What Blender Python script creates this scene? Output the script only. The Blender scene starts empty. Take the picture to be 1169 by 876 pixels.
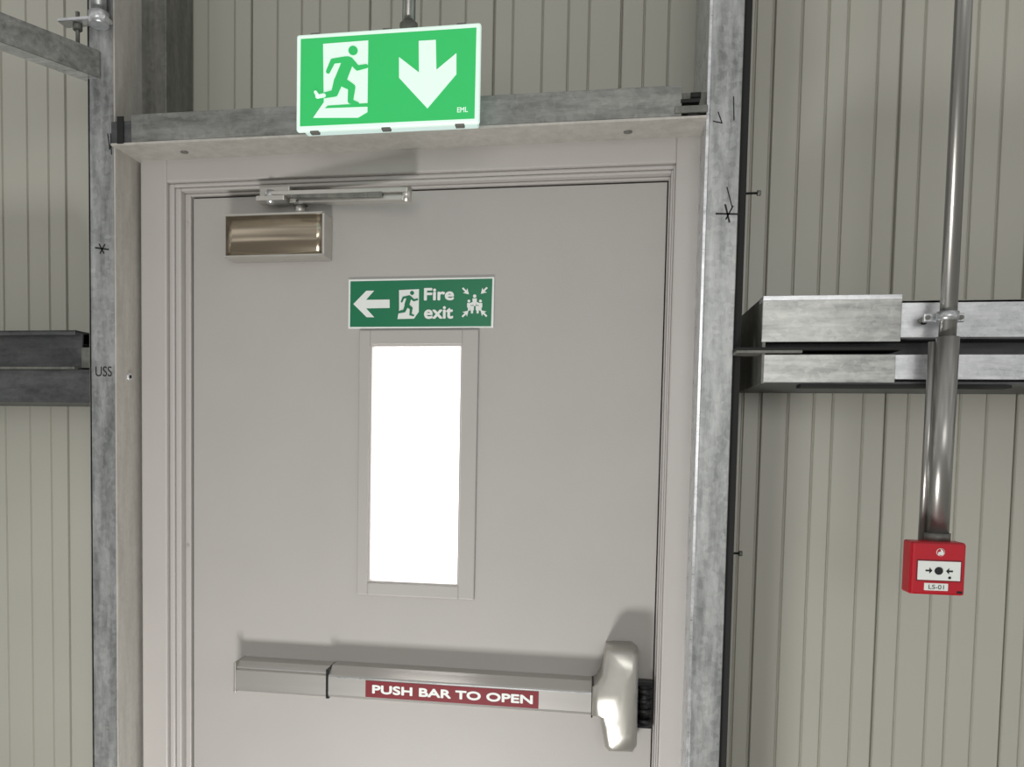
import bpy, bmesh, math, random
from mathutils import Vector, Matrix
random.seed(3)
scene=bpy.context.scene
try:
    scene.view_settings.view_transform='Standard'
except Exception: pass

# ---------------------------------------------------------------- materials
def srgb(r,g,b):
    f=lambda c:(c/255/12.92) if c/255<=.04045 else ((c/255+.055)/1.055)**2.4
    return (f(r),f(g),f(b),1)
def mat(name,col,rough=.5,metal=0,noise=0,scale=20,emit=None,estr=0,bump=0,bscale=200,coat=0,stretch=(1,1,1)):
    m=bpy.data.materials.new(name);m.use_nodes=True
    nt=m.node_tree;b=nt.nodes['Principled BSDF']
    b.inputs['Base Color'].default_value=col
    b.inputs['Roughness'].default_value=rough
    b.inputs['Metallic'].default_value=metal
    b.inputs['Coat Weight'].default_value=coat
    tc=nt.nodes.new('ShaderNodeTexCoord');mp=nt.nodes.new('ShaderNodeMapping')
    mp.inputs['Scale'].default_value=stretch
    nt.links.new(tc.outputs['Object'],mp.inputs['Vector'])
    if noise:
        n=nt.nodes.new('ShaderNodeTexNoise');n.inputs['Scale'].default_value=scale;n.inputs['Detail'].default_value=5
        r=nt.nodes.new('ShaderNodeValToRGB')
        r.color_ramp.elements[0].position=.3;r.color_ramp.elements[1].position=.7
        r.color_ramp.elements[0].color=tuple(c*(1-noise) for c in col[:3])+(1,)
        r.color_ramp.elements[1].color=tuple(min(1,c*(1+noise)) for c in col[:3])+(1,)
        nt.links.new(mp.outputs[0],n.inputs['Vector']);nt.links.new(n.outputs['Fac'],r.inputs['Fac'])
        nt.links.new(r.outputs['Color'],b.inputs['Base Color'])
    if bump:
        n2=nt.nodes.new('ShaderNodeTexNoise');n2.inputs['Scale'].default_value=bscale
        bp=nt.nodes.new('ShaderNodeBump');bp.inputs['Strength'].default_value=bump;bp.inputs['Distance'].default_value=.002
        nt.links.new(mp.outputs[0],n2.inputs['Vector']);nt.links.new(n2.outputs['Fac'],bp.inputs['Height'])
        nt.links.new(bp.outputs['Normal'],b.inputs['Normal'])
    if emit:
        b.inputs['Emission Color'].default_value=emit;b.inputs['Emission Strength'].default_value=estr
    return m
def galv(name,lo,hi,rough=.40,metal=.6,vs=110,spangle=.10,streak=(1,1,.16)):
    """zinc coating: lengthwise weathering streaks, fine mottling, faint spangle"""
    m=bpy.data.materials.new(name);m.use_nodes=True
    nt=m.node_tree;b=nt.nodes['Principled BSDF'];b.inputs['Metallic'].default_value=metal
    tc=nt.nodes.new('ShaderNodeTexCoord');mp=nt.nodes.new('ShaderNodeMapping');mp.inputs['Scale'].default_value=streak
    nt.links.new(tc.outputs['Object'],mp.inputs['Vector'])
    v=nt.nodes.new('ShaderNodeTexVoronoi');v.inputs['Scale'].default_value=vs
    nt.links.new(tc.outputs['Object'],v.inputs['Vector'])
    nz=nt.nodes.new('ShaderNodeTexNoise');nz.inputs['Scale'].default_value=38;nz.inputs['Detail'].default_value=7;nz.inputs['Roughness'].default_value=.68
    nt.links.new(mp.outputs[0],nz.inputs['Vector'])
    sc_=nt.nodes.new('ShaderNodeSeparateColor');nt.links.new(v.outputs['Color'],sc_.inputs[0])
    a=nt.nodes.new('ShaderNodeMath');a.operation='MULTIPLY_ADD';a.inputs[1].default_value=spangle
    nt.links.new(sc_.outputs[0],a.inputs[0]);nt.links.new(nz.outputs['Fac'],a.inputs[2])
    r=nt.nodes.new('ShaderNodeValToRGB');r.color_ramp.elements[0].position=.36;r.color_ramp.elements[1].position=.76
    r.color_ramp.elements[0].color=lo;r.color_ramp.elements[1].color=hi
    nt.links.new(a.outputs[0],r.inputs['Fac']);nt.links.new(r.outputs['Color'],b.inputs['Base Color'])
    r2=nt.nodes.new('ShaderNodeMapRange');r2.inputs['To Min'].default_value=rough-.10;r2.inputs['To Max'].default_value=rough+.12
    nt.links.new(a.outputs[0],r2.inputs['Value']);nt.links.new(r2.outputs[0],b.inputs['Roughness'])
    bp=nt.nodes.new('ShaderNodeBump');bp.inputs['Strength'].default_value=.10;bp.inputs['Distance'].default_value=.002
    nt.links.new(nz.outputs['Fac'],bp.inputs['Height']);nt.links.new(bp.outputs['Normal'],b.inputs['Normal'])
    return m
M={}
M['paint']=mat('door_grey_paint',srgb(173,170,166),.5,0,.02,6,bump=.12,bscale=350)
M['paint_frame']=mat('frame_grey_paint',srgb(183,179,175),.38,0,.02,6,bump=.08,bscale=250)
M['clad']=mat('cladding_cream_steel',srgb(180,179,168),.34,0,.03,3)
M['galv']=galv('galvanised_steel',srgb(118,121,121),srgb(190,192,191))
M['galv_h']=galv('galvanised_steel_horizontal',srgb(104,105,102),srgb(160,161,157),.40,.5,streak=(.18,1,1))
M['galv_r']=galv('galvanised_steel_sleeve',srgb(132,133,131),srgb(204,205,201),.34,.6,streak=(.14,1,1))
M['galv_l']=galv('galvanised_steel_lit_return',srgb(176,173,166),srgb(200,197,190),.4,.25)  # light from the door and from below is painted into this paler zinc
M['galv_d']=galv('galvanised_steel_dull',srgb(96,97,92),srgb(136,136,130),.5,.45)
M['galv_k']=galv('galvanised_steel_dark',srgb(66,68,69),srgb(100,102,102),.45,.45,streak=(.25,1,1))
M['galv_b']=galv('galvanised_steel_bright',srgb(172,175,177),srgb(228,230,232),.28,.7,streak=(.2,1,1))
M['dark']=mat('dark_gap',srgb(28,28,28),.8,0,.1,30)
M['black']=mat('black_plastic',srgb(18,18,20),.35,0,.1,30)
M['alu']=mat('satin_aluminium',srgb(196,194,190),.33,.75,.03,60,bump=.03,bscale=400,stretch=(.05,1,1))
M['alu2']=mat('cast_satin_metal',srgb(190,188,181),.34,.8,.03,40,bump=.04,bscale=300)
M['bronze']=mat('brushed_nickel_cover',srgb(184,172,154),.2,.97,.01,30)
M['steelarm']=mat('arm_silver',srgb(202,200,194),.3,.75,.04,40)
M['sg']=mat('sign_green',srgb(0,112,74),.35,0,.02,20)
M['sw']=mat('sign_white',srgb(228,232,228),.4,0,.02,20)
M['eg']=mat('backlit_green',srgb(20,140,70),.35,0,.02,20,emit=srgb(54,186,100),estr=.72)
M['ew']=mat('backlit_white',srgb(205,220,212),.35,0,.03,60,emit=srgb(215,240,228),estr=.55)
M['hous']=mat('sign_housing',srgb(210,225,222),.3,0,.02,20,emit=srgb(200,240,232),estr=.35)
M['red']=mat('red_label',srgb(118,12,28),.45,0,.03,30)
M['cpred']=mat('callpoint_red',srgb(180,14,34),.35,0,.03,30)
M['cond']=mat('steel_conduit',srgb(160,159,155),.30,.75,.08,30,bump=.04,bscale=120,stretch=(1,1,.1))
M['pen']=mat('marker_ink',srgb(22,22,26),.7,0,.1,30)
M['floor']=mat('concrete_floor',srgb(150,147,140),.7,0,.12,4,bump=.2,bscale=60)
M['glow']=mat('daylit_glass',srgb(250,250,250),.2,0,.01,5,emit=(1,.955,.935,1),estr=2.6)

# ---------------------------------------------------------------- mesh builder
class B:
    def __init__(s,name):
        s.name=name;s.bm=bmesh.new();s.mats=[]
    def mi(s,m):
        if m not in s.mats:s.mats.append(m)
        return s.mats.index(m)
    def merge(s,bm2,m,smooth=False):
        i=s.mi(m)
        for f in bm2.faces:
            f.material_index=i;f.smooth=smooth
        me=bpy.data.meshes.new('t');bm2.to_mesh(me);bm2.free()
        s.bm.from_mesh(me);bpy.data.meshes.remove(me)
    def box(s,x0,x1,y0,y1,z0,z1,m,bev=0.0,seg=2,rot=None):
        b=bmesh.new();bmesh.ops.create_cube(b,size=1)
        for v in b.verts:
            v.co=Vector(((v.co.x)*(x1-x0),(v.co.y)*(y1-y0),(v.co.z)*(z1-z0)))
        if bev:bmesh.ops.bevel(b,geom=b.edges[:],offset=bev,segments=seg,profile=.5,affect='EDGES')
        T=Matrix.Translation(((x0+x1)/2,(y0+y1)/2,(z0+z1)/2))
        if rot is not None:T=T@rot
        bmesh.ops.transform(b,matrix=T,verts=b.verts[:])
        s.merge(b,m,False)
    def poly(s,pts,y0,y1,m,bev=0,seg=2):
        """prism of an XZ outline from y0 (back) to y1 (front)"""
        b=bmesh.new()
        A=[b.verts.new((p[0],y1,p[1])) for p in pts];C=[b.verts.new((p[0],y0,p[1])) for p in pts]
        b.faces.new(A);b.faces.new(C[::-1]);n=len(pts)
        for i in range(n):b.faces.new((A[i],C[i],C[(i+1)%n],A[(i+1)%n]))
        bmesh.ops.recalc_face_normals(b,faces=b.faces[:])
        if bev:
            e=[e for e in b.edges if all(abs(v.co.y-y1)<1e-6 for v in e.verts)]
            bmesh.ops.bevel(b,geom=e,offset=bev,segments=seg,profile=.5,affect='EDGES')
        s.merge(b,m)
    def loft(s,rings,m,smooth=True):
        b=bmesh.new();R=[[b.verts.new(p) for p in r] for r in rings];n=len(rings[0])
        for a,c in zip(R,R[1:]):
            for i in range(n):b.faces.new((a[i],a[(i+1)%n],c[(i+1)%n],c[i]))
        b.faces.new(R[0][::-1]);b.faces.new(R[-1])
        bmesh.ops.recalc_face_normals(b,faces=b.faces[:])
        s.merge(b,m,smooth)
    def cyl(s,p0,p1,r,m,n=24,r2=None):
        p0=Vector(p0);p1=Vector(p1);d=p1-p0
        b=bmesh.new();bmesh.ops.create_cone(b,cap_ends=True,segments=n,radius1=r,radius2=r if r2 is None else r2,depth=d.length)
        q=Vector((0,0,1)).rotation_difference(d.normalized()).to_matrix().to_4x4()
        bmesh.ops.transform(b,matrix=Matrix.Translation((p0+p1)/2)@q,verts=b.verts[:])
        s.merge(b,m,False)
        s.bm.faces.ensure_lookup_table()
        for f in s.bm.faces[-(n+2):]:
            if len(f.verts)==4:f.smooth=True
    def disc(s,x,z,r,y0,y1,m,n=24):
        s.cyl((x,y0,z),(x,y1,z),r,m,n)
    def text(s,t,x0,x1,z0,z1,y,m,bold=.0):
        """bold = stroke thickening as a fraction of the text height"""
        cu=bpy.data.curves.new('t','FONT');cu.body=t;cu.size=1;cu.resolution_u=6
        o=bpy.data.objects.new('t',cu);scene.collection.objects.link(o)
        dg=bpy.context.evaluated_depsgraph_get();dg.update()
        me=bpy.data.meshes.new_from_object(o.evaluated_get(dg))
        w=bold*(z1-z0)
        offs=[(0,0)] if not bold else [(w*math.cos(k*math.pi/4),w*math.sin(k*math.pi/4)) for k in range(8)]
        for k,(dx,dz) in enumerate(offs):
            b=bmesh.new();b.from_mesh(me)
            xs=[v.co.x for v in b.verts];ys=[v.co.y for v in b.verts]
            ax,bx,ay,by=min(xs),max(xs),min(ys),max(ys)
            for v in b.verts:
                v.co=Vector((x0+w+dx+(v.co.x-ax)/(bx-ax)*(x1-x0-2*w),y-.00001*k,z0+w+dz+(v.co.y-ay)/(by-ay)*(z1-z0-2*w)))
            s.merge(b,m)
        bpy.data.objects.remove(o);bpy.data.curves.remove(cu);bpy.data.meshes.remove(me)
    def line(s,pts,w,y,m):
        for a,c in zip(pts,pts[1:]):
            a=Vector(a);c=Vector(c);d=(c-a).normalized();n=Vector((-d.y,d.x))*w/2;e=d*w*.3
            s.poly([tuple(a-e+n),tuple(c+e+n),tuple(c+e-n),tuple(a-e-n)],y+.0004,y,m)
    def done(s):
        co=[v.co for v in s.bm.verts]
        c=Vector([(min(v[i] for v in co)+max(v[i] for v in co))/2 for i in range(3)])
        bmesh.ops.translate(s.bm,vec=-c,verts=s.bm.verts[:])
        me=bpy.data.meshes.new(s.name);s.bm.to_mesh(me);s.bm.free()
        for m in s.mats:me.materials.append(M[m])
        o=bpy.data.objects.new(s.name,me);o.location=c;scene.collection.objects.link(o)
        return o

# ---------------------------------------------------------------- room shell
W=B('floor');W.box(-4,4,-7,.3,-.1,0,'floor');W.done()
def panel(b,x0,x1,z0,z1,y,pitch=.0425,phase=0.0,w0=.0022,d0=.003):
    """micro-rib cladding sheet with V grooves and deeper lap joints"""
    prof=[(x0,y)];k=0;x=x0+phase
    while x<x1-.02:
        big=(k%5==3)
        w=w0*1.35 if big else w0;d=.008 if big else d0
        if x-w>x0:
            prof+=[(x-w*1.6,y),(x-w*1.3,y-.0008),(x-w,y),(x-w*.3,y+d),(x+w*.3,y+d),(x+w,y),(x+w*1.3,y-.0008),(x+w*1.6,y)]
        x+=pitch*(1+.25*math.sin(k*2.3));k+=1
    prof.append((x1,y))
    bb=bmesh.new()
    lo=[bb.verts.new((p[0],p[1],z0)) for p in prof];hi=[bb.verts.new((p[0],p[1],z1)) for p in prof]
    for i in range(len(prof)-1):bb.faces.new((lo[i],lo[i+1],hi[i+1],hi[i]))
    bmesh.ops.recalc_face_normals(bb,faces=bb.faces[:])
    b.merge(bb,'clad')
    b.box(x0,x1,y+.02,y+.08,z0,z1,'clad')
W=B('wall_back')
panel(W,-4,-.58,0,3.6,.10,phase=.018,pitch=.054,w0=.0018)
panel(W,.53,4,0,3.6,.10,phase=.018,pitch=.046,w0=.0020)
panel(W,-.58,.53,2.10,3.6,.10,phase=.022,pitch=.052,w0=.0018)
W.done()

# ---------------------------------------------------------------- door frame
F=B('door_frame')
def ring(b,xl,xr,zt,xl2,xr2,zt2,y0,y1,m,bev=.0015):
    b.box(xl,xl2,y1,y0,0,zt,m,bev);b.box(xr2,xr,y1,y0,0,zt,m,bev);b.box(xl2-.001,xr2+.001,y1,y0,zt2,zt,m,bev)
ring(F,-.589,.5405,2.1125,-.531,.491,2.058,.09,-.040,'paint_frame',.003)
ring(F,-.531,.491,2.058,-.519,.4875,2.050,.09,-.030,'paint_frame',.003)
ring(F,-.519,.4875,2.050,-.506,.484,2.043,.09,-.026,'paint_frame',.003)
ring(F,-.506,.484,2.043,-.4935,.4815,2.0375,.09,-.008,'paint_frame',.002)
for z in (1.98,1.30,.5):F.disc(-.50,z,.0035,-.0095,-.0080,'galv_l',12)
F.done()

# ---------------------------------------------------------------- door leaf
D=B('door_1')
x0,x1,z1=-.4905,.479,2.034
wx0,wx1,wz0,wz1=-.100,.085,1.240,1.725
D.box(x0,wx0,0,.045,.01,z1,'paint');D.box(wx1,x1,0,.045,.01,z1,'paint')
D.box(wx0,wx1,0,.045,.01,wz0,'paint');D.box(wx0,wx1,0,.045,wz1,z1,'paint')
D.box(-.4935,.4815,.03,.05,.01,2.037,'dark')
D.done()
G=B('vision_panel_window')
ox0,ox1,oz0,oz1=-.126,.121,1.211,1.757
for (a,b_,c,d) in ((ox0,-.102,oz0,oz1),(.0875,ox1,oz0,oz1),(-.103,.0885,oz0,1.2385),(-.103,.0885,1.727,oz1)):
    G.box(a,b_,-.007,.001,c,d,'paint',.003,3)
for (a,b_,c,d) in ((-.103,-.0985,1.238,1.7275),(.0845,.0885,1.238,1.7275),(-.1,.086,1.237,1.2415),(-.1,.086,1.7235,1.728)):
    G.box(a,b_,-.004,.014,c,d,'paint_frame',.001,2)
G.box(-.0995,.0855,.014,.02,1.2395,1.7255,'glow')
G.done()

# ---------------------------------------------------------------- posts
P=B('galvanised_post')   # left C section
P.box(-.655,-.598,-.12,-.116,0,3.5,'galv',.0015)
P.box(-.600,-.596,-.12,.098,0,3.5,'galv_l')
P.box(-.655,-.651,-.12,.098,0,3.5,'galv_d')
zc=1.905
P.line([(-.640,zc+.003),(-.612,zc-.001)],.003,-.1206,'pen');P.line([(-.632,zc+.010),(-.622,zc-.008)],.0025,-.1206,'pen');P.line([(-.620,zc+.009),(-.630,zc-.008)],.0025,-.1206,'pen')
P.text('USS',-.642,-.606,1.652,1.672,-.1206,'pen',.0)
P.line([(-.612,2.13),(-.608,2.10),(-.600,2.13)],.002,-.1206,'pen');P.line([(-.606,2.13),(-.604,2.09)],.002,-.1206,'pen')
P.cyl((-.5975,-.075,1.655),(-.5925,-.075,1.655),.008,'galv_b',16);P.cyl((-.5935,-.075,1.655),(-.5915,-.075,1.655),.004,'dark',6)
P.done()
P=B('galvanised_post')
P.box(.538,.592,-.12,-.116,0,3.5,'galv',.0015)
P.box(.5335,.5385,-.119,.098,0,3.5,'galv_b')
P.box(.586,.590,-.10,.098,0,3.5,'galv_d')
P.box(.592,.606,-.112,-.09,0,3.5,'dark')  # dark strip standing in for shade in the recess beside the post
P.line([(.555,1.94),(.595,1.938)],.003,-.1206,'pen');P.line([(.570,1.955),(.578,1.925)],.003,-.1206,'pen');P.line([(.583,1.952),(.572,1.93)],.0025,-.1206,'pen')
P.line([(.572,1.985),(.582,1.95)],.0018,-.1206,'pen');P.line([(.545,2.10),(.560,2.096),(.553,2.115)],.0018,-.1206,'pen')
P.line([(.578,2.14),(.580,2.10)],.0018,-.1206,'pen')
P.done()
P=B('door_head_trimmer_post')
P.box(-.657,-.541,-.02,.098,2.115,3.5,'galv_d',.002)
P.done()
P=B('wall_tie_bolt')
for z,x in ((1.985,.62),(1.335,.61)):
    P.cyl((x-.03,-.08,z),(x+.014,-.08,z),.0022,'dark',8);P.cyl((x+.010,-.08,z),(x+.016,-.08,z),.005,'galv_d',8)
P.done()

# ---------------------------------------------------------------- header
H=B('galvanised_header_channel')
H.box(-.556,.490,-.13,-.126,2.108,2.161,'galv_h',.001)
H.box(-.600,.534,-.130,-.02,2.103,2.108,'galv_l',.001)
H.box(-.556,.490,-.129,-.02,2.157,2.161,'galv_h')
H.box(-.600,-.553,-.128,-.06,2.108,2.150,'galv_k',.001)
H.box(-.585,-.572,-.132,-.128,2.106,2.158,'dark')
H.box(.486,.536,-.110,-.04,2.118,2.155,'galv_d',.001)
H.box(.478,.534,-.134,-.130,2.112,2.124,'galv_d',.001)
H.box(.488,.520,-.132,-.11,2.130,2.136,'dark')
H.box(.488,.530,-.100,-.09,2.136,2.150,'dark')
H.cyl((.505,-.125,2.143),(.522,-.125,2.143),.006,'dark',12)
H.cyl((.500,-.125,2.112),(.520,-.125,2.112),.005,'dark',12)
for x in (-.47,.40):
    H.cyl((x,-.08,2.1035),(x,-.08,2.1015),.008,'galv_d',16)
H.done()

# ---------------------------------------------------------------- exit sign box
E=B('illuminated_exit_sign')
ex0,ex1,ez0,ez1,ey=-.1845,.145,2.079,2.2465,-.22
E.box(ex0,ex1,ey,ey+.012,ez0,ez1,'ew',.004,3)
E.box(ex0+.006,ex1-.006,ey+.010,ey+.045,ez0+.006,ez1-.006,'hous',.004,3)
def A(u,v):   # artwork grid -> face of the sign
    k=(v-(39-(u-341)*.0574))/111.5
    s=(u-(341-4*k))/209
    return (ex0+s*(ex1-ex0),ez1-k*(ez1-ez0))
def art(pts,m,y=ey-.0006,t=.0008):E.poly([A(*p) for p in pts],y+t,y,m)
art([(346,44),(545,33),(541,134.5),(342,145)],'eg',ey-.0003)
y1=ey-.0011;y2=ey-.0019
art([(372,50),(424,46.5),(421,128),(410,134.5),(358,135),(371,117),(371,113)],'ew',y1)
art([(421.5,118),(422,122),(372,124),(376,121)],'eg',y2)
def capsule(a,b,r1,r2,m,y):
    a=Vector(a);b=Vector(b);d=(b-a).normalized();n=Vector((-d.y,d.x));pts=[]
    ang=math.atan2(n.y,n.x)
    for i in range(9):
        t=ang+math.pi*i/8;pts.append((a.x+r1*math.cos(t),a.y+r1*math.sin(t)))
    for i in range(9):
        t=ang+math.pi+math.pi*i/8;pts.append((b.x+r2*math.cos(t),b.y+r2*math.sin(t)))
    art(pts,m,y)
def circ(c,r,m,y):art([(c[0]+r*math.cos(i*math.pi/12),c[1]+r*math.sin(i*math.pi/12)) for i in range(24)],m,y)
circ((406.5,58),5.4,'eg',y2)
R_=[((400,71),(391,92),6.5,6.8),((398,68),(383,70),3.4,3),((383,70),(377,82),3,2.4),((403,69),(411,78),3.4,3),((411,78),(421,76),3,2.4),
 ((392,93),(404,100),5.6,4.2),((404,100),(402,116),4.2,3.1),((402,116),(410,119),2.7,2.2),((389,93),(384,107),5.4,4),((384,107),(365,111),4,2.9),((365,111),(362,106),2.8,2.2)]
for i,(a,b_,r1,r2) in enumerate(R_):capsule(a,b_,r1,r2,'eg',y2-.0001*i)
for a,b_,r1,r2 in (((371.5,109.8),(364,111.3),2.4,2.2),((365,111),(362,106),2.2,1.8)):capsule(a,b_,r1,r2,'ew',y2-.0016)
art([(481,47.5),(500,46.5),(500,80),(522.5,61.5),(522,85),(489,123.5),(458,89),(458.5,65.5),(480.5,83)],'ew',y1)
ax0,az=A(522,128);bx,bz=A(534,121.5)
E.text('EML',ax0,bx,az,bz,y1,'ew',.02)
for u in (362,445,528):
    for v in (0,1):
        X=ex0+(u-341)/209*(ex1-ex0);Z=ez1 if v==0 else ez0
        E.box(X-.008,X+.008,ey+.002,ey+.014,Z-.0035,Z+.0025,'galv_d',.001)
E.done()
C_=B('exit_sign_conduit_drop')
C_.cyl((.014,-.198,2.2405),(.014,-.198,3.5),.0115,'cond')
C_.cyl((.014,-.198,2.2405),(.014,-.198,2.262),.016,'galv_d')
C_.done()

# ---------------------------------------------------------------- fire exit sign
S=B('fire_exit_sign')
S.box(-.150,.150,-.004,.0002,1.760,1.860,'sw',.0008)
def A2(u,v):return (-.150+(u-(398-(v-318)*.02))/167*.300,1.860-(v-(319-(u-398)*.010))/56*.100)
def a2(pts,m,y):S.poly([A2(*p) for p in pts],y+.0006,y,m)
a2([(400.3,321.3),(562.8,319.3),(561.2,371.8),(399.2,373)],'sg',-.0044)
a2([(403.5,347),(419,332),(428,332),(418.5,342.3),(446,342),(446,351.5),(418.5,352),(428,362),(419,362)],'sw',-.0050)
a2([(457,331.5),(480,330.5),(479.5,356),(474,363.5),(455,364),(457,352)],'sw',-.0050)
def cap2(a,b,r1,r2,m,y):
    a=Vector(a);b=Vector(b);d=(b-a).normalized();ang=math.atan2(d.x,-d.y);pts=[]
    for i in range(7):
        t=ang+math.pi*i/6;pts.append((a.x+r1*math.cos(t),a.y+r1*math.sin(t)))
    for i in range(7):
        t=ang+math.pi+math.pi*i/6;pts.append((b.x+r2*math.cos(t),b.y+r2*math.sin(t)))
    a2(pts,m,y)
def c2(c,r,m,y):a2([(c[0]+r*math.cos(i*math.pi/10),c[1]+r*math.sin(i*math.pi/10)) for i in range(20)],m,y)
c2((472,334.8),2.3,'sg',-.0056)
for i,(a,b_,r1,r2) in enumerate([((468.5,340),(466,348),2.7,2.8),((468,339),(462,340),1.4,1.2),((462,340),(460,344.5),1.2,1),((470,339.5),(474,343),1.3,1.2),((474,343),(478,342),1.2,1),
 ((466,348.5),(471,352),2.2,1.7),((471,352),(470,359),1.6,1.2),((470,359),(473.5,360),1.1,.9),((465.5,349),(463,355),2.1,1.6),((463,355),(456,356.5),1.6,1.2)]):
    cap2(a,b_,r1,r2,'sg',-.0056-.00005*i)
def tx(t,u0,u1,v0,v1):
    a=A2(u0,v1);b=A2(u1,v0);S.text(t,a[0],b[0],a[1],b[1],-.0054,'sw',.045)
tx('Fire',485.5,520,329,343.5);tx('exit',485.5,519,349.5,364)
for cx,cz,dx,dz in ((529.5,329.5,1,1),(557,329,-1,1),(529,361.5,1,-1),(556.5,361,-1,-1)):
    d=Vector((dx,dz)).normalized();n=Vector((-d.y,d.x));o=Vector((cx,cz))
    P_=lambda a,b:tuple(o+d*a+n*b)
    a2([P_(0,-1),P_(5,-1),P_(4,-3.6),P_(10,0),P_(4,3.6),P_(5,1),P_(0,1)],'sw',-.0050)
for k,(x,z,r) in enumerate(((536.5,344,1.6),(549.5,344,1.6),(543,338.5,1.9),(540,347,1.7),(546.3,347,1.7))):
    c2((x,z),r,'sw',-.0050-.0001*k)
    w_=r*1.25
    a2([(x-w_,z+r+.6),(x+w_,z+r+.6),(x+w_,z+r+5.5),(x+w_*.6,z+r+5.5),(x+w_*.55,z+r+9),(x-w_*.55,z+r+9),(x-w_*.6,z+r+5.5),(x-w_,z+r+5.5)],'sw',-.0050-.0001*k)
S.done()

# ---------------------------------------------------------------- door closer
K=B('door_closer')
# slightly crowned cover: profile curves across its width
n_=14;prof=[]
for i in range(n_+1):
    t=i/n_;prof.append((-.397+t*.207,-.0475-.0035*math.sin(math.pi*t)))
bb=bmesh.new()
lo=[bb.verts.new((p[0],p[1],1.9005)) for p in prof]+[bb.verts.new((-.190,-.0002,1.9005)),bb.verts.new((-.397,-.0002,1.9005))]
hi=[bb.verts.new((v.co.x,v.co.y,1.9845)) for v in lo];N_=len(lo)
for i in range(N_):bb.faces.new((lo[i],lo[(i+1)%N_],hi[(i+1)%N_],hi[i]))
bb.faces.new(lo[::-1]);bb.faces.new(hi);bmesh.ops.recalc_face_normals(bb,faces=bb.faces[:])
K.merge(bb,'bronze')
for i_,f in enumerate(K.bm.faces):
    if i_<n_:f.smooth=True
for a,b_,c,d in ((-.3985,-.1865,1.9812,1.9858),(-.3985,-.1865,1.8988,1.9028),(-.1915,-.1865,1.9,1.985)):
    K.box(a,b_,-.0520,-.0005,c,d,'steelarm',.001)
K.cyl((-.245,-.030,1.984),(-.245,-.030,2.006),.011,'steelarm',20)
K.cyl((-.245,-.030,2.004),(-.245,-.030,2.012),.016,'galv_d',6)
def arm(p,q,w,h,m):
    p=Vector(p);q=Vector(q);d=q-p
    R=Vector((1,0,0)).rotation_difference(d.normalized()).to_matrix().to_4x4()
    c=(p+q)/2;L=d.length
    K.box(c.x-L/2,c.x+L/2,c.y-w/2,c.y+w/2,c.z-h/2,c.z+h/2,m,.002,3,rot=R)
arm((-.262,-.030,2.012),(-.016,-.075,1.997),.022,.010,'steelarm')
arm((-.310,-.045,2.024),(-.008,-.080,2.011),.020,.009,'steelarm')
arm((-.250,-.055,2.018),(-.060,-.078,2.006),.012,.012,'galv_d')
K.cyl((-.014,-.076,1.990),(-.014,-.076,2.019),.010,'steelarm',20)
K.box(-.328,-.268,-.060,-.024,2.008,2.018,'steelarm',.002,3)
K.box(-.326,-.262,-.045,-.027,2.018,2.040,'steelarm',.002,2)
K.cyl((-.300,-.05,2.004),(-.300,-.05,2.030),.008,'galv_b',16)
K.done()

# ---------------------------------------------------------------- push bar
Q=B('panic_push_bar')
def sweep(prof,xa,xb,m):
    bb=bmesh.new();n=len(prof)
    A_=[bb.verts.new((xa,p[0],p[1])) for p in prof];C2=[bb.verts.new((xb,p[0],p[1])) for p in prof]
    for i in range(n):bb.faces.new((A_[i],A_[(i+1)%n],C2[(i+1)%n],C2[i]))
    bb.faces.new(A_[::-1]);bb.faces.new(C2);bmesh.ops.recalc_face_normals(bb,faces=bb.faces[:])
    Q.merge(bb,m)
rail=[(0,1.004),(-.046,1.004),(-.052,1.007),(-.054,1.010),(-.054,1.050),(-.050,1.052),(-.050,1.056),(-.046,1.060),(-.036,1.066),(0,1.066)]
sweep(rail,-.371,-.172,'alu')
Q.box(-.3745,-.3695,-.056,-.0002,1.003,1.067,'alu2',.0015)
Q.box(-.174,-.167,-.058,-.001,1.004,1.064,'black',.001)
pad=[(0,1.006),(-.050,1.006),(-.058,1.009),(-.061,1.014),(-.061,1.050),(-.058,1.054),(-.040,1.064),(-.034,1.068),(0,1.068)]
sweep(pad,-.1675,.372,'alu')
Q.box(-.160,.362,-.0618,-.060,1.0500,1.0520,'galv_b',.0004)
Q.box(.3605,.3635,-.0625,-.001,1.004,1.069,'black',.0005)
Q.box(-.089,.259,-.0622,-.0605,1.0145,1.0480,'red')
Q.text('PUSH BAR TO OPEN',-.075,.248,1.0225,1.0405,-.0626,'sw',.06)
out=[(.386,1.140),(.400,1.1425),(.436,1.1430),(.447,1.134),(.4485,1.06),(.449,.955),(.442,.942),(.395,.940),(.388,.948),(.380,.985),(.376,1.006),(.360,1.009),(.360,1.066),(.369,1.072),(.378,1.090)]
cxh,czh=.417,1.04
def sc(k,y,dx=0):return [(cxh+dx+(p[0]-cxh)*k,y,czh+(p[1]-czh)*(1-(1-k)*.5)) for p in out]
Q.loft([sc(1,0),sc(1,-.045),sc(.985,-.060),sc(.93,-.069),sc(.80,-.074,.004),sc(.25,-.078,.012)],'alu2',True)
Q.cyl((.462,-.020,.985),(.462,-.020,1.062),.012,'black',20)
for z in (.992,1.012,1.032,1.052):Q.cyl((.462,-.020,z-.005),(.462,-.020,z+.005),.0155,'black',20)
Q.box(.447,.480,-.018,-.0002,.975,1.07,'black',.002)
Q.done()

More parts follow.
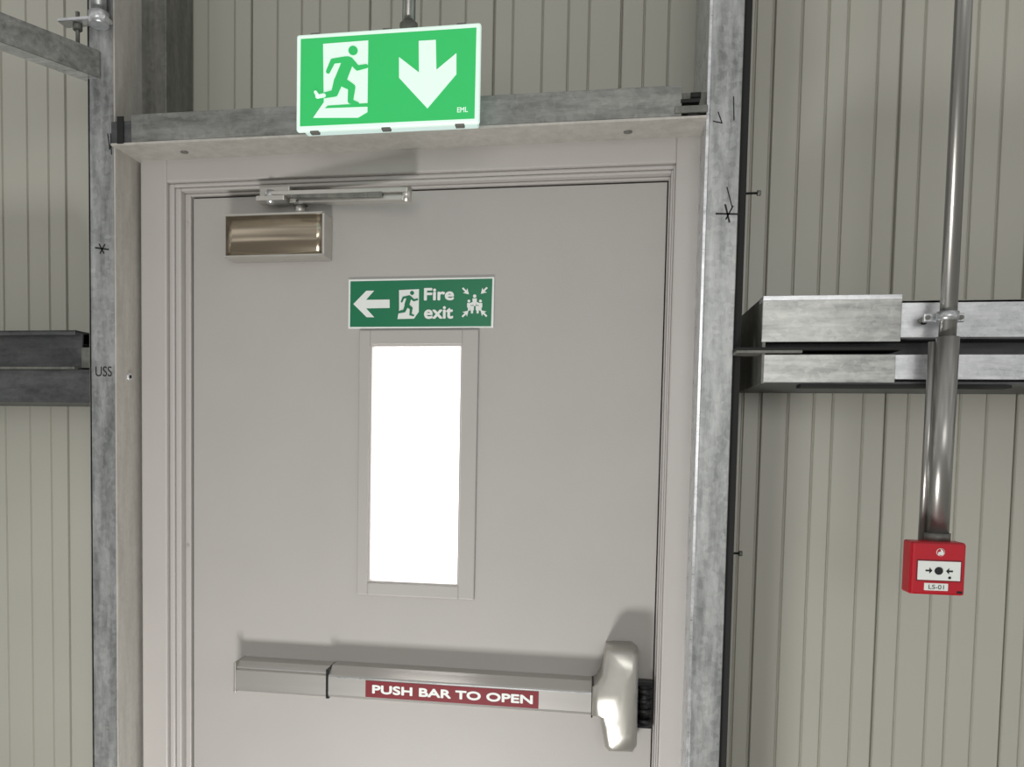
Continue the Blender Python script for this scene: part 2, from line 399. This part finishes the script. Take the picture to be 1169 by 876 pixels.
# ---------------------------------------------------------------- girt rails
R=B('galvanised_girt_rail')   # right side
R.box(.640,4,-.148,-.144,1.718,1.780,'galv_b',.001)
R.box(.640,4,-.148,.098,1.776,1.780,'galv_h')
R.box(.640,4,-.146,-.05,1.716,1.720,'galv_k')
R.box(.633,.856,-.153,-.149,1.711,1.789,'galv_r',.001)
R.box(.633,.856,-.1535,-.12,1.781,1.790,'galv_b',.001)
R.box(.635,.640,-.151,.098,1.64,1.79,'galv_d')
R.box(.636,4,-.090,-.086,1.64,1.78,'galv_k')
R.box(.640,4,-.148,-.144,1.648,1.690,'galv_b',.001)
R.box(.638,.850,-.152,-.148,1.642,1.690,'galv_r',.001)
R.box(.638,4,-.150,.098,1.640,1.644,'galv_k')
R.box(.592,.860,-.157,-.100,1.697,1.702,'dark',.001)
R.box(.592,.70,-.157,-.100,1.692,1.697,'galv_d',.001)
R.box(.70,1.03,-.153,-.12,1.634,1.639,'dark')
for x in (.892,.935):R.cyl((x,-.150,1.745),(x,-.144,1.745),.006,'dark',12)
R.done()
R=B('galvanised_girt_rail')   # left side
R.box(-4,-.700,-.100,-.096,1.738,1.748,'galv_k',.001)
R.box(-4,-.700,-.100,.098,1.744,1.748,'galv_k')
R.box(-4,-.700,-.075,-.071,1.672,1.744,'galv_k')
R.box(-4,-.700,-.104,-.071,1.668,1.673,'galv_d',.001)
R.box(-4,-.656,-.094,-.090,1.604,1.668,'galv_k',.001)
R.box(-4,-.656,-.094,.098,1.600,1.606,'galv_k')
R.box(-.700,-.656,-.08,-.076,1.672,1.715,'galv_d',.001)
R.done()

# ---------------------------------------------------------------- strut with clamp at upper left
T=B('galvanised_strut_rail')
p=Vector((-.628,-.122,2.264));d=Vector((-.097,-.171,0)).normalized();L=1.6
ang=math.atan2(d.y,d.x);c=p+d*L/2
Rz=Matrix.Rotation(ang,4,'Z')
T.box(c.x-L/2,c.x+L/2,c.y-.002,c.y+.002,c.z-.026,c.z+.026,'galv_h',.0006,2,rot=Rz)
n=Vector((-d.y,d.x,0))
for z in (.024,-.024):
    q=c+n*(-.018)
    T.box(q.x-L/2,q.x+L/2,q.y-.018,q.y+.018,c.z+z-.002,c.z+z+.002,'galv_b',.0005,2,rot=Rz)
T.done()
T=B('beam_clamp')
T.box(-.700,-.598,-.150,-.121,2.338,2.345,'galv_b',.002,2)
T.cyl((-.665,-.136,2.325),(-.665,-.136,2.337),.009,'galv_d',6)
T.cyl((-.665,-.136,2.30),(-.665,-.136,2.36),.004,'galv_d',12)
T.cyl((-.618,-.139,2.347),(-.618,-.139,3.5),.014,'galv',24)
T.cyl((-.618,-.139,2.330),(-.618,-.139,2.354),.019,'galv_b',20)
T.done()

# ---------------------------------------------------------------- conduit + call point
N=B('call_point_conduit')
N.cyl((.912,-.195,1.70),(.914,-.195,3.5),.0128,'cond')
N.cyl((.909,-.2,1.381),(.911,-.2,1.712),.0170,'cond')
N.cyl((.892,-.187,1.381),(.894,-.187,1.706),.007,'cond',16)
N.cyl((.909,-.2,1.3825),(.909,-.2,1.395),.0195,'galv_d')
N.cyl((.911,-.195,1.739),(.911,-.195,1.753),.0165,'galv_b')
N.box(.880,.942,-.182,-.176,1.7385,1.7535,'galv_b',.002,3)
N.cyl((.886,-.184,1.746),(.886,-.149,1.746),.004,'galv_d',12);N.cyl((.936,-.184,1.746),(.936,-.149,1.746),.004,'galv_d',12)
N.done()
X0,X1,Z0,Z1=.8580,.9385,1.2985,1.3830
Y=-.24
c_=B('fire_alarm_call_point')
c_.box(X0,X1,Y+.004,-.200,Z0,Z1,'cpred',.003,3)
c_.box(X0+.001,X1-.001,Y,-.20,Z0+.001,Z1-.001,'cpred',.003,3)
def A3(u,v):return (X0+(u-1039)/64*(X1-X0),Z1-(v-620)/61*(Z1-Z0))
def r3(u0,u1,v0,v1,y,m,t=.002):
    a=A3(u0,v1);b=A3(u1,v0);c_.box(a[0],b[0],y,y+t,a[1],b[1],m,.0004)
r3(1045,1098,640,665,Y-.0006,'red');r3(1046.5,1096.5,641.5,663.5,Y-.0012,'sw')
p=A3(1071,652.5);c_.disc(p[0],p[1],.0062,Y-.0005,Y-.0020,'black')
p=A3(1084,660);c_.disc(p[0],p[1],.0022,Y-.0005,Y-.0018,'black',12)
for s_ in (-1,1):
    q=lambda a,b:A3(1071.5+s_*a,652.5+b)
    c_.poly([q(8,0),q(11.5,-3.6),q(11.5,-1),q(16,-1),q(16,1),q(11.5,1),q(11.5,3.6)],Y-.0008,Y-.0016,'black')
r3(1055,1083,667,675.5,Y-.0008,'sw')
a=A3(1060,673.8);b=A3(1078,668.8);c_.text('LS-01',a[0],b[0],a[1],b[1],Y-.0012,'pen',.0)
p=A3(1072.5,631);c_.disc(p[0],p[1],.0062,Y+.001,Y-.0008,'sw');c_.disc(p[0],p[1],.0055,Y,Y-.0012,'cpred')
q=lambda a,b:A3(1072.5+a,631+b)
c_.poly([q(-3.2,3),q(-3.2,0),q(0,-1),q(-.5,-4),q(2.5,-2),q(3.6,1),q(2.5,3.2)],Y-.001,Y-.0018,'sw')
c_.box(X1-.012,X1-.004,Y-.0005,Y+.01,Z0+.004,Z0+.008,'black',.0004)
c_.done()

# ---------------------------------------------------------------- light
# surroundings: noise of bright and dark areas, added to vary the metal's reflections
w=bpy.data.worlds.new('World');scene.world=w;w.use_nodes=True
nt=w.node_tree;bg=nt.nodes['Background'];bg.inputs[1].default_value=1.0
tc=nt.nodes.new('ShaderNodeTexCoord');nz=nt.nodes.new('ShaderNodeTexNoise')
nz.inputs['Scale'].default_value=2.6;nz.inputs['Detail'].default_value=2
rp=nt.nodes.new('ShaderNodeValToRGB');e=rp.color_ramp.elements
e[0].position=.36;e[0].color=(.17,.168,.16,1);e[1].position=.66;e[1].color=(.86,.85,.83,1)
nt.links.new(tc.outputs['Generated'],nz.inputs['Vector']);nt.links.new(nz.outputs['Fac'],rp.inputs['Fac']);nt.links.new(rp.outputs['Color'],bg.inputs[0])
def area(name,loc,target,sx,sy,power,col):
    l=bpy.data.lights.new(name,'AREA');l.shape='RECTANGLE';l.size=sx;l.size_y=sy;l.energy=power;l.color=col
    o=bpy.data.objects.new(name,l);scene.collection.objects.link(o);o.location=loc
    o.rotation_euler=(Vector(target)-Vector(loc)).to_track_quat('-Z','Y').to_euler()
    return o
area('floor_bounce_daylight',(-.10,-1.15,.06),(0,-.5,3),.35,.25,23,(1,.985,.965))  # lamp standing in for daylight thrown up by a sunlit floor patch
area('rear_area_light',(.6,-5,2.0),(0,0,1.5),2.5,1.5,38,(1,.99,.965))  # unseen wide lamp behind the camera, facing the door wall

# ---------------------------------------------------------------- camera
cam=bpy.data.cameras.new('camera');co=bpy.data.objects.new('camera',cam);scene.collection.objects.link(co)
co.location=(.3517,-1.6659,1.5259);co.rotation_euler=(1.5168,-.0162,.1671)
cam.sensor_fit='HORIZONTAL';cam.sensor_width=36;cam.lens=950/1169*36
cam.shift_x=(584.5-516.71)/1169;cam.shift_y=(559.22-438)/1169
cam.clip_start=.02
scene.camera=co
